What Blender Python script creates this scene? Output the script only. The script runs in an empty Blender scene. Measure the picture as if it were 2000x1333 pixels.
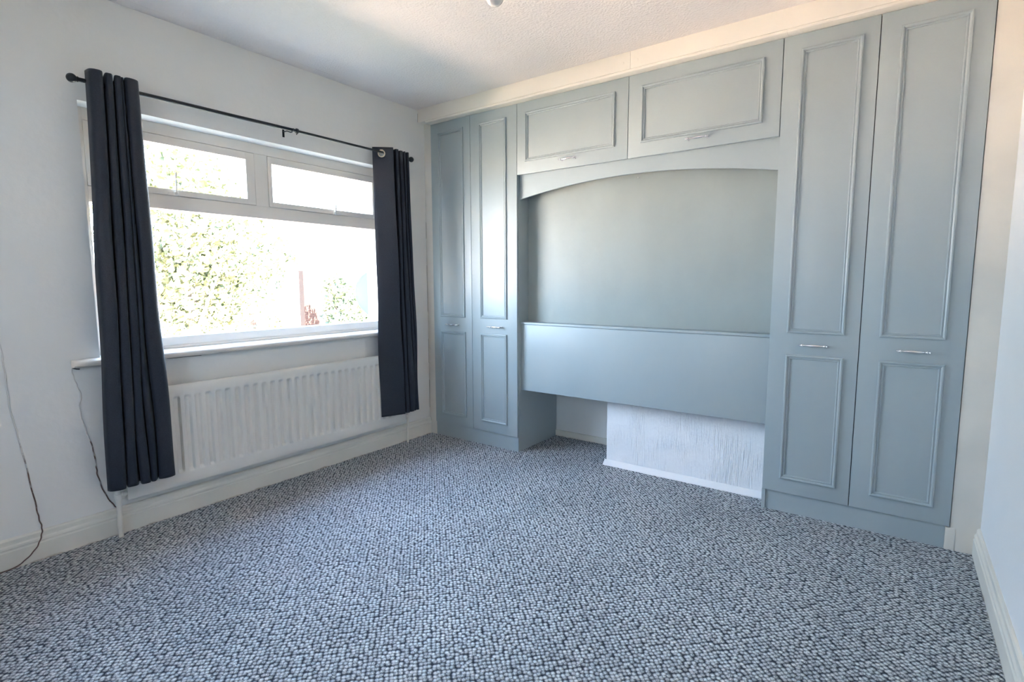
import bpy, bmesh, math, random
from mathutils import Vector, Matrix
PI = math.pi
rnd = random.Random(7)
SC = bpy.context.scene
COL = SC.collection

# ------------------------------------------------------------------ camera
F_PX, YAW, PITCH, ROLL = 1033.09, 0.62805, -0.11058, -0.00366
CAM = Vector((2.90361, -2.89391, 1.16975))
fw = Vector((-math.sin(YAW)*math.cos(PITCH), math.cos(YAW)*math.cos(PITCH), math.sin(PITCH)))
rt = fw.cross(Vector((0, 0, 1))).normalized(); up = rt.cross(fw)
cr, sr = math.cos(ROLL), math.sin(ROLL)
rt2 = rt*cr + up*sr; up2 = -rt*sr + up*cr
cd = bpy.data.cameras.new('camera'); cam = bpy.data.objects.new('camera', cd); COL.objects.link(cam)
cd.sensor_fit = 'HORIZONTAL'; cd.sensor_width = 36.0; cd.lens = F_PX*36.0/2000.0
cd.clip_start = 0.02; cd.clip_end = 300
M = Matrix((( rt2.x, up2.x, -fw.x, CAM.x), (rt2.y, up2.y, -fw.y, CAM.y), (rt2.z, up2.z, -fw.z, CAM.z), (0, 0, 0, 1)))
cam.matrix_world = M
SC.camera = cam

# ------------------------------------------------------------------ sky, sun, exposure
SKY_STRENGTH = 8.8
SUN_STRENGTH = 90.0
EXPOSURE = 1.88
w = bpy.data.worlds.new('sky'); SC.world = w; w.use_nodes = True
nt = w.node_tree; nt.nodes.clear()
wo = nt.nodes.new('ShaderNodeOutputWorld'); bg = nt.nodes.new('ShaderNodeBackground')
tc = nt.nodes.new('ShaderNodeTexCoord'); sx = nt.nodes.new('ShaderNodeSeparateXYZ'); cr_ = nt.nodes.new('ShaderNodeValToRGB')
cr_.color_ramp.elements[0].position = 0.0; cr_.color_ramp.elements[0].color = (0.70, 0.84, 1.0, 1)
cr_.color_ramp.elements[1].position = 0.9; cr_.color_ramp.elements[1].color = (0.36, 0.58, 1.0, 1)
nt.links.new(tc.outputs['Generated'], sx.inputs[0]); nt.links.new(sx.outputs['Z'], cr_.inputs[0])
nt.links.new(cr_.outputs[0], bg.inputs[0]); bg.inputs[1].default_value = SKY_STRENGTH
nt.links.new(bg.outputs[0], wo.inputs[0])
w.cycles.sampling_method = 'MANUAL'; w.cycles.sample_map_resolution = 256

sl = bpy.data.lights.new('sun', 'SUN'); sun = bpy.data.objects.new('sun', sl); COL.objects.link(sun)
sl.energy = SUN_STRENGTH; sl.angle = math.radians(0.6); sl.color = (1.0, 0.90, 0.76)
sun.rotation_euler = Vector((-1.0, -0.10, -0.82)).to_track_quat('-Z', 'Y').to_euler()
sun.location = (6, -2, 8)

# window portal (sampling help for the sky, gives off no light of its own)
pl_ = bpy.data.lights.new('window_portal', 'AREA'); po = bpy.data.objects.new('window_portal', pl_); COL.objects.link(po)
pl_.shape = 'RECTANGLE'; pl_.size = 1.12; pl_.size_y = 1.74
po.location = (-0.20, -1.20, 1.39); po.rotation_euler = (0, -PI/2, 0)
pl_.cycles.is_portal = True

pl2 = bpy.data.lights.new('added_window_portal', 'AREA'); po2 = bpy.data.objects.new('added_window_portal', pl2); COL.objects.link(po2)  # sampling portal for the added fill window behind the camera
pl2.shape = 'RECTANGLE'; pl2.size = 0.50; pl2.size_y = 0.55
po2.location = (1.55, -3.58, 1.475); po2.rotation_euler = (PI/2, 0, 0)
pl2.cycles.is_portal = True

SC.view_settings.view_transform = 'Standard'
SC.view_settings.look = 'None'
SC.view_settings.gamma = 1.0
SC.view_settings.exposure = EXPOSURE
SC.view_settings.use_curve_mapping = False
SC.cycles.use_denoising = True
SC.cycles.max_bounces = 16; SC.cycles.diffuse_bounces = 12; SC.cycles.glossy_bounces = 4
SC.cycles.transparent_max_bounces = 16
SC.cycles.sample_clamp_indirect = 12.0
SC.cycles.caustics_reflective = False; SC.cycles.caustics_refractive = False

# ------------------------------------------------------------------ materials
def mat(name, color=(0.8, 0.8, 0.8), rough=0.6, metal=0.0, spec=0.5, sheen=0.0):
    m = bpy.data.materials.new(name); m.use_nodes = True
    b = m.node_tree.nodes['Principled BSDF']
    b.inputs['Base Color'].default_value = (*color, 1); b.inputs['Roughness'].default_value = rough
    b.inputs['Metallic'].default_value = metal; b.inputs['Specular IOR Level'].default_value = spec
    if sheen: b.inputs['Sheen Weight'].default_value = sheen
    return m
def nodes(m): return m.node_tree, m.node_tree.nodes['Principled BSDF']
def mapped(nt, scale=(1, 1, 1), rotz=0.0):
    tc = nt.nodes.new('ShaderNodeTexCoord'); mp = nt.nodes.new('ShaderNodeMapping')
    mp.inputs['Scale'].default_value = scale; mp.inputs['Rotation'].default_value = (0, 0, rotz)
    nt.links.new(tc.outputs['Object'], mp.inputs[0]); return mp.outputs[0]
def noise(nt, vec, scale, detail=2.0, rough=0.5):
    n = nt.nodes.new('ShaderNodeTexNoise'); n.inputs['Scale'].default_value = scale
    n.inputs['Detail'].default_value = detail; n.inputs['Roughness'].default_value = rough
    nt.links.new(vec, n.inputs['Vector']); return n.outputs['Fac']
def ramp(nt, fac, stops):
    r = nt.nodes.new('ShaderNodeValToRGB')
    while len(r.color_ramp.elements) < len(stops): r.color_ramp.elements.new(0.5)
    for e, (p, c) in zip(r.color_ramp.elements, stops):
        e.position = p; e.color = (*c, 1) if len(c) == 3 else c
    nt.links.new(fac, r.inputs[0]); return r.outputs[0]
def bump(nt, b, h, dist, strength=1.0, prev=None):
    n = nt.nodes.new('ShaderNodeBump'); n.inputs['Strength'].default_value = strength
    n.inputs['Distance'].default_value = dist; nt.links.new(h, n.inputs['Height'])
    if prev: nt.links.new(prev, n.inputs['Normal'])
    nt.links.new(n.outputs[0], b.inputs['Normal']); return n.outputs[0]
def math_(nt, op, a, b=None, v=None):
    n = nt.nodes.new('ShaderNodeMath'); n.operation = op; nt.links.new(a, n.inputs[0])
    if b is not None: nt.links.new(b, n.inputs[1])
    if v is not None: n.inputs[1].default_value = v
    return n.outputs[0]
def mixc(nt, fac, a, b, mode='MIX'):
    n = nt.nodes.new('ShaderNodeMix'); n.data_type = 'RGBA'; n.blend_type = mode
    for i, x in ((0, fac), (6, a), (7, b)):
        if isinstance(x, (float, int)): n.inputs[i].default_value = x
        elif isinstance(x, tuple): n.inputs[i].default_value = (*x, 1)
        else: nt.links.new(x, n.inputs[i])
    return n.outputs[2]

def paint(name, color, rough, bscale=60, bdist=0.0006, var=0.04, spec=0.5, stretch=(1, 1, 1)):
    m = mat(name, color, rough, spec=spec); nt, b = nodes(m)
    v = mapped(nt, stretch)
    c = tuple(max(0, x*(1-var)) for x in color)
    nt.links.new(ramp(nt, noise(nt, v, 3.0, 4), [(0.35, c), (0.65, color)]), b.inputs['Base Color'])
    bump(nt, b, noise(nt, v, bscale, 3), bdist)
    return m
M_wall = paint('white_wall_paint', (0.77, 0.765, 0.735), 0.75, 35, 0.0010, 0.03, 0.3)
M_rwall = paint('white_wall_paint_smooth', (0.76, 0.77, 0.78), 0.7, 35, 0.0006, 0.02, 0.3)
M_gloss = paint('cream_gloss_paint', (0.74, 0.715, 0.64), 0.35, 25, 0.0008, 0.07)
nt, b = nodes(M_gloss); src_ = b.inputs['Base Color'].links[0].from_socket
vv = mapped(nt); sz = nt.nodes.new('ShaderNodeSeparateXYZ'); nt.links.new(vv, sz.inputs[0])
gz = math_(nt, 'ADD', math_(nt, 'MULTIPLY', sz.outputs['Z'], v=-55.0), math_(nt, 'MULTIPLY', noise(nt, vv, 14, 4), v=1.6))
nt.links.new(mixc(nt, ramp(nt, gz, [(0.45, (0,)*3), (1.0, (0.75,)*3)]), src_, (0.30, 0.21, 0.13)), b.inputs['Base Color'])
M_fill = paint('off_white_filler_paint', (0.70, 0.665, 0.60), 0.6, 20, 0.0012, 0.10)
M_pelmet = paint('cream_board_paint', (0.79, 0.74, 0.66), 0.5, 25, 0.0008, 0.05)
M_rad = paint('radiator_enamel', (0.73, 0.705, 0.655), 0.3, 20, 0.0003, 0.03)
M_grey = paint('grey_blue_satin_paint', (0.338, 0.396, 0.412), 0.42, 45, 0.0009, 0.05, 0.85, (1, 1, 0.35))
M_board = paint('grey_blue_board_paint', (0.298, 0.338, 0.325), 0.42, 14, 0.0024, 0.08, 0.5, (1.4, 1, 0.9))
M_upvc = paint('white_window_paint', (0.76, 0.715, 0.655), 0.4, 30, 0.0005, 0.05)
M_dark = mat('dark_gap', (0.03, 0.03, 0.03), 0.8)
M_black = mat('black_rod_enamel', (0.012, 0.013, 0.015), 0.35)
M_chrome = mat('chrome', (0.80, 0.80, 0.81), 0.22, 1.0)
M_ring = mat('pale_bronze_ring', (0.66, 0.56, 0.44), 0.35, 0.7)
M_bulb = mat('opal_bulb_glass', (0.62, 0.60, 0.57), 0.12)
M_flex = mat('white_plastic', (0.75, 0.74, 0.70), 0.4)

m = M_ceil = mat('textured_ceiling_paint', (0.77, 0.715, 0.685), 0.8, spec=0.2); nt, b = nodes(m)
v = mapped(nt)
vo = nt.nodes.new('ShaderNodeTexVoronoi'); vo.inputs['Scale'].default_value = 75; nt.links.new(v, vo.inputs['Vector'])
nn = noise(nt, v, 110, 3, 0.6)
h = math_(nt, 'ADD', math_(nt, 'MULTIPLY', vo.outputs['Distance'], v=0.6), nn)
bump(nt, b, h, 0.0035, 0.8)

m = M_breast = mat('blown_vinyl_wallpaper', (0.80, 0.81, 0.83), 0.6, spec=0.3); nt, b = nodes(m)
v1 = mapped(nt, (1, 1, 0.06)); v2 = mapped(nt, (1, 1, 0.5)); v3 = mapped(nt)
lines = noise(nt, v1, 190, 2, 0.6); dots = noise(nt, v2, 130, 2)
msk = ramp(nt, noise(nt, v3, 4.0, 2), [(0.4, (0.15,)*3), (0.6, (1,)*3)])
h = math_(nt, 'MULTIPLY', math_(nt, 'ADD', lines, math_(nt, 'MULTIPLY', dots, v=0.5)), msk)
bump(nt, b, h, 0.009, 1.0)

# looped carpet: rows of small knobs on a lattice turned 45 degrees
m = M_carpet = mat('grey_loop_pile_carpet', (0.2, 0.2, 0.22), 0.95, spec=0.1); nt, b = nodes(m)
v = mapped(nt, (70.7, 70.7, 70.7), PI/4)
vo = nt.nodes.new('ShaderNodeTexVoronoi'); vo.voronoi_dimensions = '2D'; vo.feature = 'F1'
vo.inputs['Scale'].default_value = 1.0; vo.inputs['Randomness'].default_value = 0.5; nt.links.new(v, vo.inputs['Vector'])
vr = mapped(nt)
fleck = noise(nt, vr, 300, 3, 0.75)
sep = nt.nodes.new('ShaderNodeSeparateColor'); nt.links.new(vo.outputs['Color'], sep.inputs[0])
knob = ramp(nt, vo.outputs['Distance'], [(0.22, (1, 1, 1)), (0.66, (0, 0, 0))])
tone = ramp(nt, math_(nt, 'SUBTRACT', math_(nt, 'ADD', math_(nt, 'MULTIPLY', fleck, v=2.0), math_(nt, 'MULTIPLY', sep.outputs[0], v=0.25)), v=0.62),
            [(0.16, (0.14, 0.155, 0.165)), (0.46, (0.55, 0.59, 0.61)), (0.70, (0.87, 0.92, 0.93))])
tint = mixc(nt, math_(nt, 'MULTIPLY', sep.outputs[1], v=0.22), tone, (0.55, 0.42, 0.46))
gap = mixc(nt, knob, (0.05, 0.055, 0.07), tint)
big = ramp(nt, noise(nt, vr, 2.2, 3), [(0.3, (0.88,)*3), (0.7, (1.06,)*3)])
nt.links.new(mixc(nt, 1.0, gap, big, 'MULTIPLY'), b.inputs['Base Color'])
hh = math_(nt, 'ADD', knob, math_(nt, 'MULTIPLY', fleck, v=0.5))
bump(nt, b, hh, 0.006, 0.9)

m = M_curtain = mat('charcoal_navy_curtain_cloth', (0.016, 0.018, 0.028), 0.6, spec=0.45, sheen=0.10); nt, b = nodes(m)
v = mapped(nt, (1, 1, 1)); bump(nt, b, noise(nt, v, 700, 2), 0.0006, 0.7)
v = mapped(nt, (1, 1, 0.12)); sp = ramp(nt, noise(nt, mapped(nt), 260, 1), [(0.3, (0.007, 0.009, 0.018)), (0.75, (0.015, 0.018, 0.031))])
nt.links.new(sp, b.inputs['Base Color'])

m = M_cable = mat('painted_brown_cable', (0.16, 0.09, 0.07), 0.6); nt, b = nodes(m)
v = mapped(nt); sxz = nt.nodes.new('ShaderNodeSeparateXYZ'); nt.links.new(v, sxz.inputs[0])
f = math_(nt, 'ADD', math_(nt, 'MULTIPLY', sxz.outputs['Z'], v=1.1), math_(nt, 'MULTIPLY', noise(nt, v, 28, 3), v=0.9))
nt.links.new(ramp(nt, f, [(0.80, (0.15, 0.085, 0.065)), (0.98, (0.66, 0.64, 0.61))]), b.inputs['Base Color'])

m = M_glass = bpy.data.materials.new('clear_window_glass'); m.use_nodes = True; nt = m.node_tree; nt.nodes.clear()
o_ = nt.nodes.new('ShaderNodeOutputMaterial'); mx = nt.nodes.new('ShaderNodeMixShader'); tr = nt.nodes.new('ShaderNodeBsdfTransparent')
gl = nt.nodes.new('ShaderNodeBsdfGlossy'); gl.inputs['Roughness'].default_value = 0.02; fr = nt.nodes.new('ShaderNodeLayerWeight'); fr.inputs[0].default_value = 0.5; tr.inputs[0].default_value = (0.97, 0.985, 0.98, 1)
fp = math_(nt, 'ADD', math_(nt, 'MULTIPLY', math_(nt, 'POWER', fr.outputs['Facing'], v=5.0), v=0.9), v=0.025)
nt.links.new(fp, mx.inputs[0]); nt.links.new(tr.outputs[0], mx.inputs[1]); nt.links.new(gl.outputs[0], mx.inputs[2]); nt.links.new(mx.outputs[0], o_.inputs[0])

def leafmat(name, c1, c2):
    m = mat(name, c1, 0.6); nt, b = nodes(m)
    nt.links.new(ramp(nt, noise(nt, mapped(nt), 2.5, 4), [(0.35, c1), (0.65, c2)]), b.inputs['Base Color']); return m
M_leaf = leafmat('yellow_green_leaves', (0.028, 0.042, 0.012), (0.14, 0.15, 0.075))
M_leaf2 = leafmat('deep_green_leaves', (0.016, 0.036, 0.018), (0.09, 0.11, 0.06))
M_bark = mat('bark', (0.12, 0.10, 0.08), 0.9)
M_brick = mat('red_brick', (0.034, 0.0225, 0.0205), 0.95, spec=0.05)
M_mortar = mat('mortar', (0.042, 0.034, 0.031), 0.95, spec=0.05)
M_paving = paint('pale_warm_paving', (0.66, 0.515, 0.41), 0.8, 3, 0.003, 0.12)
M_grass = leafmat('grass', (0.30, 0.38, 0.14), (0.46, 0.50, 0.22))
M_added_lawn = leafmat('added_dark_grass', (0.09, 0.085, 0.055), (0.13, 0.125, 0.085))  # dark tone chosen to cut bounce onto the ceiling by the window
M_render_w = paint('white_render', (0.80, 0.78, 0.74), 0.85)
M_blue = mat('pale_blue_metal', (0.055, 0.075, 0.090), 0.7, spec=0.2)

# ------------------------------------------------------------------ mesh helpers
def bx(bm, x0, x1, y0, y1, z0, z1, bev=0.0):
    vs = [bm.verts.new(p) for p in ((x0,y0,z0),(x1,y0,z0),(x1,y1,z0),(x0,y1,z0),(x0,y0,z1),(x1,y0,z1),(x1,y1,z1),(x0,y1,z1))]
    fs = [bm.faces.new([vs[i] for i in q]) for q in ((0,3,2,1),(4,5,6,7),(0,1,5,4),(1,2,6,5),(2,3,7,6),(3,0,4,7))]
    if bev > 0:
        es = list({e for f in fs for e in f.edges})
        bmesh.ops.bevel(bm, geom=es, offset=bev, segments=2, affect='EDGES', profile=0.7)
def prism(bm, prof, axis, a0, a1):
    """closed profile of 2-D points extruded along axis ('x' takes (y,z), 'y' takes (x,z), 'z' takes (x,y))"""
    def P(p, a): return {'x': (a, p[0], p[1]), 'y': (p[0], a, p[1]), 'z': (p[0], p[1], a)}[axis]
    r0 = [bm.verts.new(P(p, a0)) for p in prof]; r1 = [bm.verts.new(P(p, a1)) for p in prof]
    n = len(prof)
    for i in range(n):
        j = (i+1) % n; bm.faces.new((r0[i], r0[j], r1[j], r1[i]))
    bm.faces.new(r0); bm.faces.new(r1)
def lathe(bm, prof, c, d, seg=20):
    """prof = [(along, radius)], from point c along unit direction d"""
    d = Vector(d).normalized(); a = d.orthogonal().normalized(); b_ = d.cross(a); c = Vector(c)
    rings = []
    for t, r in prof:
        if r < 1e-6: rings.append([bm.verts.new(c + d*t)])
        else: rings.append([bm.verts.new(c + d*t + (a*math.cos(2*PI*k/seg) + b_*math.sin(2*PI*k/seg))*r) for k in range(seg)])
    for R0, R1 in zip(rings, rings[1:]):
        for k in range(seg):
            k2 = (k+1) % seg
            q = [R0[k % len(R0)], R0[k2 % len(R0)], R1[k2 % len(R1)], R1[k % len(R1)]]
            q = list(dict.fromkeys(q))
            if len(q) > 2: bm.faces.new(q)
    for R in (rings[0], rings[-1]):
        if len(R) > 2: bm.faces.new(R)
def tube(bm, pts, r, seg=10):
    pts = [Vector(p) for p in pts]; rings = []; n = None
    for i, p in enumerate(pts):
        t = (pts[min(i+1, len(pts)-1)] - pts[max(i-1, 0)]).normalized()
        if n is None: n = t.orthogonal().normalized()
        n = (n - t*n.dot(t)).normalized(); b_ = t.cross(n)
        rr = r[i] if isinstance(r, (list, tuple)) else r
        rings.append([bm.verts.new(p + (n*math.cos(2*PI*k/seg) + b_*math.sin(2*PI*k/seg))*rr) for k in range(seg)])
    for R0, R1 in zip(rings, rings[1:]):
        for k in range(seg): bm.faces.new((R0[k], R0[(k+1) % seg], R1[(k+1) % seg], R1[k]))
    bm.faces.new(rings[0]); bm.faces.new(rings[-1])
def torus(bm, c, axis, R, r, s1=32, s2=10):
    axis = Vector(axis).normalized(); a = axis.orthogonal().normalized(); b_ = axis.cross(a); c = Vector(c); g = []
    for i in range(s1):
        u = 2*PI*i/s1; dr = a*math.cos(u) + b_*math.sin(u)
        g.append([bm.verts.new(c + dr*(R + r*math.cos(2*PI*k/s2)) + axis*(r*0.55*math.sin(2*PI*k/s2))) for k in range(s2)])
    for i in range(s1):
        for k in range(s2): bm.faces.new((g[i][k], g[(i+1) % s1][k], g[(i+1) % s1][(k+1) % s2], g[i][(k+1) % s2]))
def obj(name, bm, m, parent=None, smooth=False, ang=35):
    bmesh.ops.recalc_face_normals(bm, faces=bm.faces)
    me = bpy.data.meshes.new(name); bm.to_mesh(me); bm.free(); me.materials.append(m)
    if smooth:
        for p in me.polygons: p.use_smooth = True
        try: me.set_sharp_from_angle(angle=math.radians(ang))
        except Exception: pass
    o = bpy.data.objects.new(name, me); COL.objects.link(o)
    if parent: o.parent = parent; o.matrix_parent_inverse = Matrix.Translation(parent.location).inverted()
    return o
def box(name, m, x0, x1, y0, y1, z0, z1, parent=None, bev=0.0):
    bm = bmesh.new(); bx(bm, x0, x1, y0, y1, z0, z1, bev); return obj(name, bm, m, parent, bev > 0, 60)
def empty(name, loc):
    o = bpy.data.objects.new(name, None); COL.objects.link(o); o.location = loc; o.empty_display_size = 0.1; return o
def tag(o, label=None, cat=None, kind=None, group=None):
    if label: o['label'] = label
    if cat: o['category'] = cat
    if kind: o['kind'] = kind
    if group: o['group'] = group
    return o
def struct(o, label, cat): return tag(o, label, cat, 'structure')

# ------------------------------------------------------------------ dimensions
X0, X1, X2, X3, X4, X5, X6, W = 0.0732, 0.4497, 0.8466, 1.6166, 2.3975, 2.7768, 3.1515, 3.2517
ZB, ZT, ZU, H = 0.1039, 2.313, 1.8645, 2.42
YREAR = -3.45; YBACK = 0.5167
OY0, OY1, OZ0, OZ1 = -2.07, -0.33, 0.806, 1.957   # window opening
GROUND = -2.75

# ------------------------------------------------------------------ setting
struct(box('floor', M_carpet, -0.3, W+0.15, YREAR-0.15, YBACK+0.15, -0.12, 0.0),
       'fitted grey loop-pile carpet covering the whole bedroom floor', 'carpet')
struct(box('ceiling', M_ceil, -0.3, W+0.15, YREAR-0.15, YBACK+0.15, H, H+0.16),
       'white textured ceiling with a fine stipple', 'ceiling')
bm = bmesh.new()
bx(bm, -0.28, 0, YREAR-0.15, OY0, GROUND, H); bx(bm, -0.28, 0, OY1, YBACK+0.15, GROUND, H)
bx(bm, -0.28, 0, OY0, OY1, GROUND, OZ0); bx(bm, -0.28, 0, OY0, OY1, OZ1, H)
struct(obj('wall_left', bm, M_wall), 'plain white painted window wall above and around the radiator', 'wall')
struct(box('wall_right', M_rwall, W, W+0.15, YREAR-0.15, YBACK+0.15, GROUND, H), 'plain white wall on the right beside the tall wardrobe', 'wall')
RX0, RX1, RZA, RZB = 1.30, 1.80, 1.20, 1.75      # unseen window added behind the camera to let in fill daylight
bm = bmesh.new()
bx(bm, -0.28, RX0, YREAR-0.15, YREAR, GROUND, H); bx(bm, RX1, W+0.15, YREAR-0.15, YREAR, GROUND, H)
bx(bm, RX0, RX1, YREAR-0.15, YREAR, GROUND, RZA); bx(bm, RX0, RX1, YREAR-0.15, YREAR, RZB, H)
struct(obj('wall_rear', bm, M_rwall), 'plain white wall behind the camera, around an added fill window', 'wall')
w2 = struct(empty('added_fill_window', (1.45, YREAR-0.08, RZA)), 'unseen white window added behind the camera for fill daylight', 'window')
bm = bmesh.new()
for a in (RX0, RX1-0.05): bx(bm, a, a+0.05, YREAR-0.12, YREAR-0.06, RZA, RZB, 0.002)
for a in (RZA, RZB-0.05): bx(bm, RX0, RX1, YREAR-0.12, YREAR-0.06, a, a+0.05, 0.002)
obj('window_frame', bm, M_upvc, w2); box('pane', M_glass, RX0+0.04, RX1-0.04, YREAR-0.095, YREAR-0.091, RZA+0.04, RZB-0.04, w2)
struct(box('wall_back', M_wall, 0, W, YBACK, YBACK+0.15, GROUND, H), 'white alcove wall seen low under the headboard panel, left of the chimney breast', 'wall')
struct(box('wall_chimney_breast', M_breast, 1.448, 2.3975, 0.1455, YBACK, 0.0, H), 'white chimney breast with ribbed blown vinyl paper under the headboard panel', 'wall')
struct(box('trim_1', M_fill, 0.0, X0-0.001, 0.008, 0.03, 0.0, 2.328), 'narrow white upright filler between the window wall and left wardrobe', 'trim')
bm = bmesh.new()
bx(bm, X6+0.001, W, 0.004, 0.03, 0.0, 2.328, 0.002)
bx(bm, 3.137, X6+0.02, 0.002, 0.03, 0.0, 0.1, 0.003)
struct(obj('trim_2', bm, M_fill, smooth=True), 'white upright filler with a patched foot between right wardrobe and wall', 'trim')
# ceiling edge moulding over the window wall
bm = bmesh.new()
prism(bm, [(0, H+0.002), (0, 2.4155), (0.010, 2.4145), (0.016, 2.418), (0.032, 2.4165), (0.040, 2.4185), (0.056, 2.4193), (0.056, H+0.002)], 'y', YREAR, -0.055)
struct(obj('trim_3', bm, M_ceil, smooth=True, ang=50), 'shallow white moulding along the ceiling edge above the window', 'trim')
# white fascia over the wardrobes, in two boards with a bead below
fas = struct(empty('trim_4', (0, -0.055, 2.328)), 'white boxed fascia between the wardrobe tops and the ceiling', 'trim')
for a, c in ((0.0, 1.6465), (1.6475, W)):
    box('board', M_pelmet, a, c, -0.055, 0.10, 2.328, H-0.0005, fas, 0.0012)
for a, c in ((X0-0.001, 2.4155), (2.4165, W)):
    bm = bmesh.new(); yy = -0.050 if a < 1 else -0.052
    prism(bm, [(yy, 2.3275), (yy, 2.319), (yy+0.004, 2.3155), (0.0, 2.3135), (0.02, 2.3135), (0.02, 2.3275)], 'x', a, c)
    obj('bead', bm, M_pelmet, fas)
for x, z in ((1.605, 2.366), (1.687, 2.366)):
    bm = bmesh.new(); lathe(bm, [(0, 0.0055), (0.0012, 0.0045), (0.0018, 0)], (x, -0.055, z), (0, -1, 0), 12)
    obj('nail', bm, M_pelmet, fas, True)
# skirting boards
SK = [(0, 0), (0.020, 0), (0.020, 0.074), (0.0165, 0.078), (0.0165, 0.083), (0.0185, 0.086), (0.0175, 0.094), (0.0125, 0.101), (0.0115, 0.108), (0.0115, 0.118), (0.008, 0.124), (0.003, 0.1265), (0, 0.1265)]
bm = bmesh.new(); prism(bm, SK, 'y', YREAR, 0.008)
struct(obj('baseboard_left', bm, M_gloss), 'cream moulded skirting board under the radiator', 'skirting board')
bm = bmesh.new(); prism(bm, [(W-x, z*0.97) for x, z in SK], 'y', YREAR, 0.004)
struct(obj('baseboard_right', bm, M_gloss), 'cream moulded skirting board along the right wall', 'skirting board')
struct(box('baseboard_back', M_gloss, X2, 1.448, 0.502, YBACK, 0, 0.046, None, 0.003), 'low cream skirting strip on the alcove wall under the headboard', 'skirting board')
bm = bmesh.new(); prism(bm, [(0.1455, 0), (0.116, 0), (0.117, 0.006), (0.124, 0.012), (0.1455, 0.031)], 'x', 1.436, 2.3975)
struct(obj('baseboard_chimney', bm, M_rwall), 'white sloping floor strip along the foot of the chimney breast', 'skirting board')

# ------------------------------------------------------------------ window
FX = -0.10
win = struct(empty('window_1', (FX, -1.2, OZ0)), 'wide white casement window with two small top lights', 'window')
bm = bmesh.new()
bx(bm, FX-0.07, FX, OY0, OY0+0.04, 0.838, OZ1, 0.002); bx(bm, FX-0.07, FX, OY1-0.04, OY1, 0.838, OZ1, 0.002)
bx(bm, FX-0.07, FX, OY0+0.04, OY1-0.04, 1.903, OZ1, 0.002)
bx(bm, FX-0.07, FX, OY0+0.04, OY1-0.04, 1.542, 1.612, 0.002)
bx(bm, FX-0.07, FX, -1.245, -1.168, 1.612, 1.903, 0.002)
bx(bm, FX-0.07, FX, OY0+0.04, OY1-0.04, 0.838, 0.897, 0.002)
bx(bm, FX-0.07, FX+0.006, OY0+0.001, OY1-0.001, 0.838, 0.853, 0.002)
obj('window_frame', bm, M_upvc, win, True, 60)
def ring_frame(y0, y1, z0, z1, l, r, t, b_, x0, x1, name, m):
    bm = bmesh.new()
    bx(bm, x0, x1, y0, y0+l, z0, z1, 0.0015); bx(bm, x0, x1, y1-r, y1, z0, z1, 0.0015)
    bx(bm, x0, x1, y0+l, y1-r, z1-t, z1, 0.0015); bx(bm, x0, x1, y0+l, y1-r, z0, z0+b_, 0.0015)
    return obj(name, bm, m, win, True, 60)
for y0, y1, l, r in ((-2.029, -1.2475, 0.024, 0.049), (-1.166, -0.371, 0.023, 0.040)):
    s = ring_frame(y0, y1, 1.6145, 1.900, l, r, 0.040, 0.029, FX-0.055, FX+0.004, 'sash', M_upvc)
    bm = bmesh.new(); bx(bm, FX-0.040, FX-0.036, y0+l-0.004, y1-r+0.004, 1.6145+0.025, 1.864)
    g = obj('pane', bm, M_glass, s)
bm = bmesh.new(); bx(bm, FX-0.040, FX-0.036, OY0+0.036, OY1-0.036, 0.893, 1.546); obj('pane', bm, M_glass, win)
for yy, sgn in ((-1.668, 1), (-0.724, -1)):
    bm = bmesh.new()
    bx(bm, FX+0.002, FX+0.010, yy-0.034*sgn if sgn > 0 else yy-0.010, yy+0.010 if sgn > 0 else yy+0.034, 1.613, 1.629, 0.002)
    lathe(bm, [(0, 0.011), (0.014, 0.010), (0.018, 0.006), (0.018, 0)], (FX+0.004, yy, 1.624), (1, 0, 0), 14)
    vs = bm.verts
    tube(bm, [(FX+0.016, yy, 1.622), (FX+0.020, yy, 1.66), (FX+0.018, yy+0.001, 1.70), (FX+0.020, yy+0.002, 1.728)], [0.0052, 0.0045, 0.004, 0.0035], 8)
    obj('fastener', bm, M_upvc, win, True)
bm = bmesh.new()
sp = [(FX-0.0, 0.838), (0.030, 0.838), (0.040, 0.835), (0.048, 0.829), (0.050, 0.822), (0.048, 0.814), (0.041, 0.808), (0.032, 0.806), (FX, 0.806)]
prism(bm, sp, 'y', OY0, OY1)
sp2 = [(0.001, 0.838), (0.030, 0.838), (0.040, 0.835), (0.048, 0.829), (0.050, 0.822), (0.048, 0.814), (0.041, 0.808), (0.032, 0.806), (0.001, 0.806)]
prism(bm, sp2, 'y', -2.176, OY0); prism(bm, sp2, 'y', OY1, -0.225)
obj('window_sill', bm, M_upvc, win, True, 50)

# chipped paint below the sill and the open joint in the corner
for k, pts in enumerate(([(0.001, -1.800, 0.8015), (0.001, -1.76, 0.7995), (0.001, -1.70, 0.8005), (0.001, -1.64, 0.799)], [(0.001, -1.60, 0.8035), (0.001, -1.54, 0.8025), (0.001, -1.49, 0.8035)], [(0.001, -1.02, 0.805), (0.001, -0.93, 0.8045)],
                          [(0.001, -2.172, 0.803), (0.002, -2.160, 0.797), (0.001, -2.148, 0.795)])):
    bm = bmesh.new(); tube(bm, pts, 0.0011 if k < 3 else 0.0028, 6); obj('paint_crack', bm, M_dark, bpy.data.objects['wall_left'])
for z0_, z1_ in ((0.20, 0.42), (0.55, 0.74), (0.95, 1.30), (1.5, 1.62), (2.33, 2.39)):
    bm = bmesh.new(); tube(bm, [(0.0006, 0.0074 if z1_ < 2.3 else -0.0555, z0_), (0.0009, 0.0073 if z1_ < 2.3 else -0.0555, z1_)], 0.0008, 5); obj('paint_crack', bm, M_dark, bpy.data.objects['wall_left'])

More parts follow.
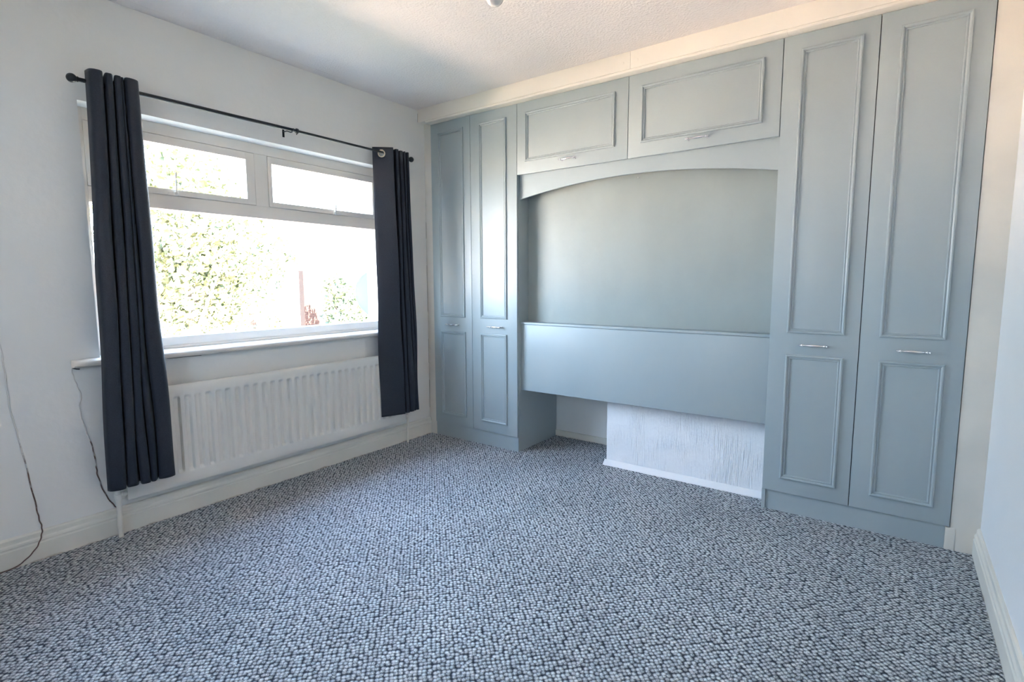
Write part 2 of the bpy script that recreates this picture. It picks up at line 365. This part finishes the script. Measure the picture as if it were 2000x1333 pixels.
# ------------------------------------------------------------------ fitted furniture
def moulding(bm, x0, x1, z0, z1, y=0.0):
    """mitred raised moulding frame lying on the face y (towards -y)"""
    prof = [(0, -0.001), (0, 0.007), (0.003, 0.0105), (0.0075, 0.0110), (0.0115, 0.0080), (0.0130, 0.0042), (0.0150, 0.0042), (0.0175, 0.0062), (0.0205, 0.0052), (0.0225, 0.0012), (0.0225, -0.001)]
    rings = []
    for d, h in prof:
        rings.append([bm.verts.new(p) for p in ((x0+d, y-h, z0+d), (x1-d, y-h, z0+d), (x1-d, y-h, z1-d), (x0+d, y-h, z1-d))])
    for R0, R1 in zip(rings, rings[1:] + rings[:1]):
        for k in range(4): bm.faces.new((R0[k], R0[(k+1) % 4], R1[(k+1) % 4], R1[k]))
HP = [(0, 0), (0.0006, 0.0022), (0.0022, 0.0040), (0.0042, 0.0044), (0.0062, 0.0036), (0.0078, 0.0024), (0.0095, 0.0022), (0.0110, 0.0042), (0.0138, 0.0056), (0.0168, 0.0056), (0.0192, 0.0042), (0.0205, 0.0026),
      (0.0225, 0.0026), (0.0240, 0.0038), (0.0262, 0.0038), (0.0275, 0.0027), (0.031, 0.0030), (0.042, 0.0044), (0.055, 0.0052), (0.062, 0.0054)]
HP = [(t, r*1.3) for t, r in HP]
HP = HP + [(0.124-t, r) for t, r in reversed(HP[:-1])]
def handle(parent, xc, z):
    bm = bmesh.new(); lathe(bm, HP, (xc-0.062, -0.024, z), (1, 0, 0), 14)
    for s in (-1, 1):
        lathe(bm, [(0, 0.0058), (0.002, 0.0058), (0.004, 0.0036), (0.018, 0.0030), (0.024, 0.0040)], (xc+s*0.047, 0.0, z), (0, -1, 0), 12)
    return obj('handle', bm, M_chrome, parent, True, 40)
def door(parent, x0, x1, z0, z1, frames, hx, hz):
    g = 0.0016
    d = box('door', M_grey, x0+g, x1-g, 0.0, 0.018, z0+0.0012, z1-0.0012, parent, 0.0014)
    for fr in frames:
        bm = bmesh.new(); moulding(bm, *fr); obj('moulding', bm, M_grey, d, False)
    handle(d, hx, hz); return d
def tall(name, label, xs, frames, hxs, left_outer, right_outer):
    r = tag(empty(name, ((xs[0]+xs[-1])/2, 0.25, 0)), label, 'wardrobe')
    a, c = xs[0], xs[-1]; yd = 0.512
    box('side_panel', M_grey, a, a+0.018, 0.0192, yd, 0.0, ZT, r); 
    box('side_panel', M_grey, c-0.018, c, 0.0192, yd, 0.0, ZT, r)
    box('plinth', M_grey, a+(0.0 if left_outer else 0.0185), c-(0.0155 if right_outer else 0.0), 0.011, 0.0185, 0.0, ZB-0.001, r)
    if not left_outer: box('plinth_end', M_grey, a, a+0.0175, 0.004, 0.0185, 0.0, ZB-0.001, r)
    bm = bmesh.new()
    bx(bm, a+0.0185, c-0.0185, 0.03, yd, ZB, ZB+0.018); bx(bm, a+0.0185, c-0.0185, 0.03, yd, ZT-0.02, ZT-0.002)
    bx(bm, a+0.0185, c-0.0185, yd-0.008, yd, ZB+0.018, ZT-0.02); bx(bm, xs[1]-0.009, xs[1]+0.009, 0.0195, 0.06, ZB, ZT-0.002)
    obj('carcass', bm, M_dark, r)
    for i in range(2): door(r, xs[i], xs[i+1], ZB, ZT, frames[i], hxs[i], 0.862)
    return r
ZF = ((0.918, 2.244), (0.178, 0.812))
tall('wardrobe', 'narrow grey-blue fitted wardrobe left of the arched recess, beside the window', (X0, X1, X2),
     [[(0.146, 0.386, *ZF[0]), (0.146, 0.389, *ZF[1])], [(0.529, 0.762, *ZF[0]), (0.529, 0.761, *ZF[1])]], (0.271, 0.667), True, False)
tall('wardrobe', 'wide grey-blue fitted wardrobe right of the arched recess, beside the right wall', (X4, X5, X6),
     [[(2.475, 2.717, *ZF[0]), (2.476, 2.719, *ZF[1])], [(2.850, 3.084, *ZF[0]), (2.854, 3.088, *ZF[1])]], (2.593, 2.976), False, True)
oc = tag(empty('overhead_cupboard', ((X2+X4)/2, 0.2, ZU)), 'grey-blue overhead cupboard with two lift-up doors and arched valance bridging the wardrobes', 'cupboard')
bm = bmesh.new(); bx(bm, X2+0.001, X4-0.001, 0.0195, 0.144, ZU+0.012, ZU+0.03); bx(bm, X2+0.001, X4-0.001, 0.0195, 0.144, ZT-0.02, ZT-0.002)
bx(bm, X3-0.009, X3+0.009, 0.0195, 0.144, ZU+0.03, ZT-0.02); bx(bm, X2+0.001, X4-0.001, 0.130, 0.144, ZU+0.03, ZT-0.02)
obj('carcass', bm, M_grey, oc)
door(oc, X2, X3, ZU, ZT, [(0.913, 1.536, 1.942, 2.246)], 1.2345, 1.915)
door(oc, X3, X4, ZU, ZT, [(1.694, 2.318, 1.940, 2.244)], 2.010, 1.915)
bm = bmesh.new(); N = 48; xa, xb = X2+0.001, X4-0.001
ft = []; fb = []; bt = []; bb = []
for i in range(N+1):
    x = xa + (xb-xa)*i/N; z = 1.786 - 0.0735*((x-1.622)/0.7755)**2
    ft.append(bm.verts.new((x, 0.032, ZU+0.011))); fb.append(bm.verts.new((x, 0.032, z)))
    bt.append(bm.verts.new((x, 0.050, ZU+0.011))); bb.append(bm.verts.new((x, 0.050, z)))
for i in range(N):
    for A, B in ((ft, fb), (fb, bb), (bb, bt), (bt, ft)): bm.faces.new((A[i], A[i+1], B[i+1], B[i]))
for i in (0, N): bm.faces.new((ft[i], fb[i], bb[i], bt[i]))
obj('valance', bm, M_grey, oc, True, 40)
bp = tag(box('back_panel', M_board, X2+0.001, X4-0.001, 0.130, 0.1445, 0.9005, 1.8755), 'brushed grey-blue board lining the arched recess above the headboard', 'panel')
bm = bmesh.new(); tube(bm, [(1.634, 0.131, 1.776), (1.634, 0.120, 1.776), (1.634, 0.114, 1.774), (1.634, 0.113, 1.780)], 0.0022, 8); obj('hook', bm, M_chrome, bp, True)
hb = tag(empty('headboard', ((X2+X4)/2, 0.08, 0.434)), 'plain grey-blue boxed headboard panel spanning the recess between the wardrobes', 'headboard')
box('front_panel', M_grey, X2+0.001, X4-0.001, 0.0425, 0.058, 0.434, 0.8842, hb, 0.001)
box('top_shelf', M_grey, X2+0.001, X4-0.001, 0.0385, 0.144, 0.8862, 0.9003, hb, 0.0012)

# ------------------------------------------------------------------ radiator
rad = tag(empty('radiator', (0.07, -1.16, 0.18)), 'long cream pressed-steel panel radiator on the wall below the window', 'radiator')
RY0, RY1, RZ0, RZ1, RXF, RXB = -2.032, -0.310, 0.170, 0.674, 0.075, 0.052
pitch = 0.0497; g0 = -1.800 - 4*pitch
def sm(t): t = max(0, min(1, t)); return t*t*(3-2*t)
def gdepth(y, z):
    u = (y - g0)/pitch; k = round(u)
    if y < RY0+0.025 or y > RY1-0.025: return 0.0
    dy = abs(u-k)*pitch
    a = sm((0.0155-dy)/0.0062)
    c = sm((z-(RZ0+0.058))/0.020)*sm(((RZ1-0.052)-z)/0.016)
    return 0.016*a*c
ys = [RY0 + (RY1-RY0)*i/520 for i in range(521)]
zs = [RZ0, RZ0+0.006, RZ0+0.03, RZ0+0.055, RZ0+0.060, RZ0+0.064, RZ0+0.068, RZ0+0.073, RZ0+0.079, RZ0+0.09, 0.43, RZ1-0.078, RZ1-0.069, RZ1-0.064, RZ1-0.060, RZ1-0.056, RZ1-0.050, RZ1-0.03, RZ1-0.012, RZ1-0.004, RZ1]
bm = bmesh.new(); grid = []
for z in zs:
    edge = 0.0
    if z > RZ1-0.013: edge = 0.009*((z-(RZ1-0.013))/0.013)**2
    if z < RZ0+0.005: edge = 0.003
    grid.append([bm.verts.new((RXF - gdepth(y, z) - edge, y, z)) for y in ys])
for a, c in zip(grid, grid[1:]):
    for i in range(len(ys)-1): bm.faces.new((a[i], a[i+1], c[i+1], c[i]))
back = {}
bl = [bm.verts.new((RXB, y, z)) for y, z in ((RY0, RZ0), (RY1, RZ0), (RY1, RZ1), (RY0, RZ1))]
bm.faces.new([bl[0]] + [v for v in grid[0]] + [bl[1]]); bm.faces.new([bl[3]] + [v for v in grid[-1]] + [bl[2]])
bm.faces.new([bl[0]] + [r[0] for r in grid] + [bl[3]]); bm.faces.new([bl[1]] + [r[-1] for r in grid] + [bl[2]]); bm.faces.new(bl)
obj('panel', bm, M_rad, rad, True, 40)
bm = bmesh.new()
for i in range(34):
    y = RY0+0.03+i*0.05; prism(bm, [(0.0515, y), (0.026, y+0.004), (0.026, y+0.026), (0.0515, y+0.030)], 'z', RZ0+0.05, RZ1-0.04)
obj('convector', bm, M_rad, rad)
for y in (-1.80, -1.16, -0.50):
    box('bracket', M_rad, 0.0, 0.025, y-0.012, y+0.012, 0.25, 0.62, rad)
for yv, s in ((-2.066, 1), (-0.279, -1)):
    bm = bmesh.new()
    lathe(bm, [(0, 0.0125), (0.012, 0.0125), (0.013, 0.016), (0.030, 0.016), (0.031, 0.013), (0.062, 0.013), (0.064, 0.0165), (0.104, 0.0155), (0.109, 0.011), (0.109, 0)] if s > 0 else
          [(0, 0.0115), (0.012, 0.0115), (0.013, 0.014), (0.028, 0.014), (0.029, 0.011), (0.050, 0.011), (0.052, 0.013), (0.080, 0.012), (0.084, 0)], (0.058, yv, 0.176), (0, 0, 1), 18)
    L = abs((RY0 if s > 0 else RY1) - yv)
    lathe(bm, [(0, 0.010), (0.012, 0.010), (0.013, 0.0145), (0.026, 0.0145), (0.027, 0.009), (L+0.004, 0.009)] if L > 0.03 else [(0, 0.009), (0.008, 0.012), (0.016, 0.012), (L+0.004, 0.009)], (0.062, yv, 0.200), (0, s, 0), 16)
    obj('valve', bm, M_rad, rad, True, 40)
    bm = bmesh.new(); tube(bm, [(0.058, yv, 0.178), (0.058, yv, 0.12), (0.057, yv-0.002*s, 0.06), (0.056, yv, 0.0)], 0.0098 if s > 0 else 0.0078, 12)
    obj('pipe', bm, M_gloss, rad, True)

# ------------------------------------------------------------------ curtain rod and curtains
ROD = [Vector((0.09, -2.088, 2.016)), Vector((0.09, -1.80, 2.0215)), Vector((0.09, -1.16, 2.0275)), Vector((0.09, -0.50, 2.0285)), Vector((0.09, -0.232, 2.0275))]
def rod_at(y):
    for a, c in zip(ROD, ROD[1:]):
        if y <= c.y or c is ROD[-1]:
            t = (y-a.y)/(c.y-a.y); return a + (c-a)*t
rod = tag(empty('curtain_rod', (0.0, -1.16, 2.01)), 'thin black metal curtain rod with ball ends above the window', 'curtain rod')
bm = bmesh.new(); tube(bm, [ROD[0], ROD[1], rod_at(-1.085)], 0.0088, 14); obj('outer_tube', bm, M_black, rod, True)
bm = bmesh.new(); tube(bm, [rod_at(-1.09), ROD[3], ROD[4]], 0.0070, 14); obj('inner_tube', bm, M_black, rod, True)
for p, s in ((ROD[0], -1), (ROD[4], 1)):
    bm = bmesh.new(); r = 0.0185
    lathe(bm, [(-0.006, 0.0095), (0.0, 0.0115), (0.003, 0.0085)] + [(0.019 - r*math.cos(a), r*math.sin(a)) for a in [PI*k/12 for k in range(2, 12)]] + [(0.019+r, 0)], p, (0, s, 0), 18)
    obj('finial', bm, M_black, rod, True)
for y in (-1.962, -1.118, -0.345):
    p = rod_at(y); bm = bmesh.new()
    bx(bm, 0.0, 0.003, y-0.006, y+0.006, p.z-0.026, p.z+0.016, 0.001)
    tube(bm, [(0.002, y, p.z+0.004), (0.04, y, p.z+0.002), (0.075, y, p.z-0.011), (0.09, y, p.z-0.0115), (0.101, y, p.z-0.004), (0.103, y, p.z+0.006)], 0.0032, 8)
    obj('bracket', bm, M_black, rod, True)
bm = bmesh.new(); pz = rod_at(-1.088)
lathe(bm, [(-0.007, 0.010), (-0.005, 0.0135), (0.005, 0.0135), (0.007, 0.010)], pz, (0, 1, 0.01), 14)
tube(bm, [pz+Vector((0.006, 0, -0.010)), pz+Vector((0.012, -0.012, -0.024))], 0.0028, 8)
obj('clamp_screw', bm, M_black, rod, True)

def catmull(P, n):
    out = []
    for i in range(len(P)-1):
        p0 = P[max(i-1, 0)]; p1 = P[i]; p2 = P[i+1]; p3 = P[min(i+2, len(P)-1)]
        for k in range(n):
            t = k/n; out.append(0.5*((2*p1) + (-p0+p2)*t + (2*p0-5*p1+4*p2-p3)*t*t + (-p0+3*p1-3*p2+p3)*t*t*t))
    out.append(P[-1]); return out
def curtain(label, top, bot, n, rings, seed):
    r_ = random.Random(seed)
    t3 = catmull([Vector((x, y, 0)) for x, y in top], n); b3 = catmull([Vector((x, y, 0)) for x, y in bot], n)
    ph = [r_.uniform(0, 6.28) for _ in range(6)]
    Z0, Z1 = 0.252, 2.060; NZ = 120
    bm = bmesh.new(); g = []
    for j in range(NZ+1):
        s = j/NZ; s2 = s if j > 0 else 0
        row = []
        for i, (a, c) in enumerate(zip(t3, b3)):
            e = sm(s)*0.45 + s*0.55
            p = a.lerp(c, e); u = i/len(t3)
            wv = 0.0035*math.sin(9*s+ph[0]+5*u)*s + 0.0025*math.sin(17*s+ph[1]+11*u)*s
            z = Z1 + (Z0-Z1)*s
            row.append(bm.verts.new((p.x + wv, p.y + wv*0.8, z)))
        g.append(row)
    for a, c in zip(g, g[1:]):
        for i in range(len(a)-1):
            ctr = (a[i].co + a[i+1].co + c[i].co + c[i+1].co)/4
            if any((ctr - Vector(q[0])).length < 0.0205 for q in rings): continue
            bm.faces.new((a[i], a[i+1], c[i+1], c[i]))
    o = obj('curtain', bm, M_curtain, None, True, 80)
    md = o.modifiers.new('thickness', 'SOLIDIFY'); md.thickness = 0.0022; md.offset = 0
    tag(o, label, 'curtain', group='charcoal eyelet curtains on the rod')
    for c, nrm in rings:
        bm = bmesh.new(); torus(bm, c, nrm, 0.0215, 0.0042); obj('eyelet', bm, M_ring, o, True, 180)
    return o
def ringlist(top, n, idxs):
    """eyelet centres where the cloth profile crosses the rod between two fold points"""
    t3 = catmull([Vector((x, y, 0)) for x, y in top], n); out = []
    for i in range(len(t3)-1):
        a, c = t3[i], t3[i+1]
        if (a.x-0.09)*(c.x-0.09) <= 0 and a.x != c.x:
            t = (0.09-a.x)/(c.x-a.x); y = a.y + (c.y-a.y)*t; rp = rod_at(y)
            d = (t3[min(i+2, len(t3)-1)] - t3[max(i-1, 0)]).normalized()
            out.append(((0.09, y, rp.z-0.010), Vector((d.y, -d.x, 0))))
    return out
LT = [(0.085, -2.058), (0.128, -2.055), (0.143, -2.036), (0.132, -2.012), (0.050, -1.990), (0.045, -1.984), (0.122, -1.998), (0.134, -1.988), (0.124, -1.974), (0.050, -1.950), (0.046, -1.944),
      (0.122, -1.964), (0.134, -1.954), (0.122, -1.942), (0.050, -1.922), (0.048, -1.916), (0.110, -1.940), (0.122, -1.934), (0.052, -1.908), (0.128, -1.928), (0.142, -1.910), (0.130, -1.882), (0.085, -1.866)]
LB = [(0.1109, -2.1166), (0.1357, -2.109), (0.1513, -2.0808), (0.1461, -2.0557), (0.0952, -2.0419), (0.0926, -2.0344), (0.1383, -2.043), (0.1474, -2.0256), (0.1409, -2.0068), (0.0945, -1.9907), (0.0926, -1.9851), (0.1383, -1.9973), (0.1474, -1.9818), (0.1396, -1.9652), (0.0945, -1.9532), (0.0926, -1.9477), (0.1383, -1.9575), (0.1461, -1.9422), (0.0952, -1.9097), (0.1357, -1.9202), (0.1513, -1.8894), (0.1422, -1.8593), (0.1141, -1.8469)]
RT = [(0.045, -0.516), (0.060, -0.506), (0.090, -0.478), (0.122, -0.448), (0.141, -0.430), (0.136, -0.420), (0.052, -0.372), (0.046, -0.364), (0.120, -0.386), (0.132, -0.374), (0.122, -0.362),
      (0.052, -0.330), (0.048, -0.322), (0.112, -0.340), (0.124, -0.328), (0.114, -0.318), (0.052, -0.290), (0.050, -0.284), (0.112, -0.306), (0.122, -0.298), (0.052, -0.262), (0.112, -0.280), (0.122, -0.266), (0.085, -0.245)]
RB = [(0.088, -0.5478), (0.0978, -0.5298), (0.1161, -0.4882), (0.1344, -0.4403), (0.1507, -0.3948), (0.1474, -0.3864), (0.0952, -0.3751), (0.0913, -0.369), (0.1357, -0.3661), (0.1448, -0.3498), (0.137, -0.3397), (0.0939, -0.3284), (0.0913, -0.3217), (0.1357, -0.3284), (0.1461, -0.3034), (0.1383, -0.2834), (0.0952, -0.2864), (0.0939, -0.2831), (0.1357, -0.2787), (0.1409, -0.2642), (0.0952, -0.2588), (0.1318, -0.2548), (0.1383, -0.2376), (0.1174, -0.2262)]
curtain('charcoal navy eyelet curtain gathered at the left end of the rod', LT, LB, 10, [], 3)
curtain('charcoal navy eyelet curtain with a metal ring showing, nearest the wardrobes', RT, RB, 10, ringlist(RT, 10, None)[:1], 5)

# ------------------------------------------------------------------ cables, pendant bulb
def cable(pts, label):
    P = catmull([Vector(p) for p in pts], 6); bm = bmesh.new()
    P = [p + Vector((0, 0.0012*math.sin(i*1.3), 0)) for i, p in enumerate(P)]
    tube(bm, P, 0.0024, 8); o = obj('cable', bm, M_cable, None, True); tag(o, label, 'cable'); return o
c_ = 0.003
cable([(c_, -2.402, 1.02), (c_, -2.393, 0.894), (c_, -2.389, 0.78), (c_, -2.386, 0.662), (c_, -2.362, 0.461), (c_, -2.341, 0.254), (c_+0.004, -2.335, 0.180), (0.015, -2.330, 0.137), (0.022, -2.336, 0.105), (0.0235, -2.352, 0.066), (0.0235, -2.385, 0.030), (0.026, -2.43, 0.006), (0.026, -2.50, 0.004)],
      'thin brown cable hanging down the wall left of the sill, at the picture edge')
cable([(c_, -2.176, 0.800), (c_, -2.174, 0.770), (c_, -2.163, 0.721), (c_, -2.152, 0.676), (c_, -2.162, 0.628), (c_, -2.152, 0.545), (c_, -2.129, 0.433), (c_, -2.122, 0.347), (c_, -2.119, 0.298), (c_, -2.098, 0.206), (c_, -2.068, 0.140), (0.010, -2.060, 0.128), (0.022, -2.056, 0.110), (0.0225, -2.052, 0.08)],
      'thin brown cable running from the sill corner to the radiator pipe')
bc = Vector((1.630, -1.241, 2.222)); r = 0.0345
pend = tag(empty('pendant_light', (bc.x, bc.y, bc.z)), 'white globe light bulb hanging from the ceiling', 'light')
bm = bmesh.new(); lathe(bm, [(-r, 0)] + [(-r*math.cos(a), r*math.sin(a)) for a in [PI*k/16 for k in range(1, 14)]] + [(0.042, 0.014), (0.050, 0.0135)], bc, (0, 0, 1), 32); obj('bulb', bm, M_bulb, pend, True, 180)
bm = bmesh.new(); lathe(bm, [(0.045, 0.017), (0.050, 0.020), (0.085, 0.019), (0.095, 0.010), (0.110, 0.006)], bc, (0, 0, 1), 24); obj('lamp_holder', bm, M_flex, pend, True)
bm = bmesh.new(); tube(bm, [bc+Vector((0, 0, 0.105)), Vector((bc.x, bc.y, H-0.02))], 0.003, 8); obj('cord', bm, M_flex, pend, True)
bm = bmesh.new(); lathe(bm, [(0, 0.045), (-0.010, 0.045), (-0.022, 0.030), (-0.026, 0.010), (-0.026, 0)], (bc.x, bc.y, H), (0, 0, 1), 28); obj('ceiling_rose', bm, M_flex, pend, True)

# ------------------------------------------------------------------ garden outside
struct(box('ground', M_paving, -60, -6.4, -45, 45, GROUND-0.3, GROUND), 'pale sunlit paving beyond the added dark grass outside the window', 'ground')
struct(box('added_lawn', M_added_lawn, -6.4, 12, -45, 45, GROUND-0.3, GROUND+0.02), 'unseen dark grass added below the window to dim the ceiling near it', 'added_lawn')  # unseen dark ground, added to keep the ceiling near the window dimmer
def leaves(bm, c, rad_, n, size):
    for _ in range(n):
        while True:
            d = Vector((rnd.uniform(-1, 1), rnd.uniform(-1, 1), rnd.uniform(-1, 1)))
            if 0.25 < d.length < 1: break
        p = Vector(c) + Vector((d.x*rad_[0], d.y*rad_[1], d.z*rad_[2]))
        a = Vector((rnd.gauss(0, 1), rnd.gauss(0, 1), rnd.gauss(0, 1))).normalized(); b2 = a.orthogonal().normalized()
        s = size*rnd.uniform(0.6, 1.3); q = [p - a*s, p + b2*s*0.5, p + a*s, p - b2*s*0.5]
        bm.faces.new([bm.verts.new(v) for v in q])
def tree(label, x, y, h, rx, n, m, blobs, size=0.10):
    t = tag(empty('tree', (x, y, GROUND)), label, 'tree')
    bm = bmesh.new(); tube(bm, [(x, y, GROUND), (x+0.05, y, GROUND+h*0.4), (x, y+0.1, GROUND+h*0.85)], [0.16, 0.11, 0.04], 10)
    for k in range(5):
        a = k*1.3; tube(bm, [(x, y, GROUND+h*(0.3+0.1*k)), (x+0.6*rx*math.cos(a), y+0.6*rx*math.sin(a), GROUND+h*(0.5+0.09*k))], [0.06, 0.02], 6)
    obj('trunk', bm, M_bark, t, True)
    bm = bmesh.new()
    for k in range(blobs):
        a = rnd.uniform(0, 2*PI); q = rnd.uniform(0.1, 0.75)
        leaves(bm, (x+rx*q*math.cos(a), y+rx*q*math.sin(a), GROUND+h*rnd.uniform(0.38, 0.92)), (rx*0.45, rx*0.45, h*0.16), n//blobs, size)
    o = obj('foliage', bm, m, t); o['kind'] = 'stuff'
tree('broad light green tree beyond the left part of the window', -12.5, 3.6, 8.2, 2.6, 13000, M_leaf, 16, 0.10)
tree('tall light green tree behind the left curtain', -12.0, -2.4, 8.0, 2.5, 9000, M_leaf, 14, 0.10)
tree('bushy yellow-green tree in the middle of the view', -19.6, 9.0, 5.8, 2.3, 6000, M_leaf, 12, 0.12)
tree('small dark green shrub in front of the brick garden wall', -12.6, 8.9, 4.0, 1.0, 3200, M_leaf2, 9, 0.10)
# brick outbuilding and gate pillar
def bricks(name, label, cat, x0, x1, y0, y1, z1, roof=False):
    t = tag(empty(name, ((x0+x1)/2, (y0+y1)/2, GROUND)), label, cat, 'thing')
    obj('core', (lambda b_: (bx(b_, x0+0.01, x1-0.01, y0+0.01, y1-0.01, GROUND, z1), b_)[1])(bmesh.new()), M_mortar, t)
    bm = bmesh.new(); z = GROUND; row = 0
    while z < z1-0.05:
        y = y0 - (0.11 if row % 2 else 0)
        while y < y1:
            a = max(y, y0); c = min(y+0.215, y1)
            if c-a > 0.03: bx(bm, x1-0.012, x1, a, c, z+0.005, z+0.07)
            y += 0.225
        z += 0.075; row += 1
    o = obj('brickwork', bm, M_brick, t); o['kind'] = 'stuff'
    if roof: box('roof', M_mortar, x0-0.1, x1+0.1, y0-0.1, y1+0.1, z1, z1+0.1, t)
bricks('garden_wall', 'tall red brick garden wall seen through the right part of the window', 'garden wall', -14.82, -14.5, 8.25, 9.75, 1.62)
bricks('brick_pillar', 'short red brick pillar low in the middle of the window view', 'pillar', -14.9, -14.5, 6.42, 6.75, 0.30)

dish = tag(empty('satellite_dish', (-0.28, 0.55, 1.06)), 'pale blue-grey satellite dish on the outside wall, seen past the right curtain', 'satellite dish')
dc = Vector((-1.0, 0.385, 1.055)); dn = Vector((-0.55, 1.0, 0.30)).normalized()
bm = bmesh.new(); RD = 0.235
lathe(bm, [(0.0, RD), (0.004, RD+0.004), (0.008, RD)] + [(-0.055*(1-(q/12)**2)+0.006, RD*q/12) for q in range(11, 0, -1)] + [(-0.05, 0)], dc, dn, 40)
obj('reflector', bm, M_blue, dish, True, 50)
bm = bmesh.new(); tube(bm, [dc - dn*0.05, dc - dn*0.12, Vector((-0.60, 0.50, 0.98)), Vector((-0.285, 0.56, 0.98))], 0.016, 10); obj('mount_arm', bm, M_blue, dish, True)
bm = bmesh.new(); bx(bm, -0.300, -0.282, 0.50, 0.62, 0.92, 1.04, 0.002); obj('mount_plate', bm, M_blue, dish)
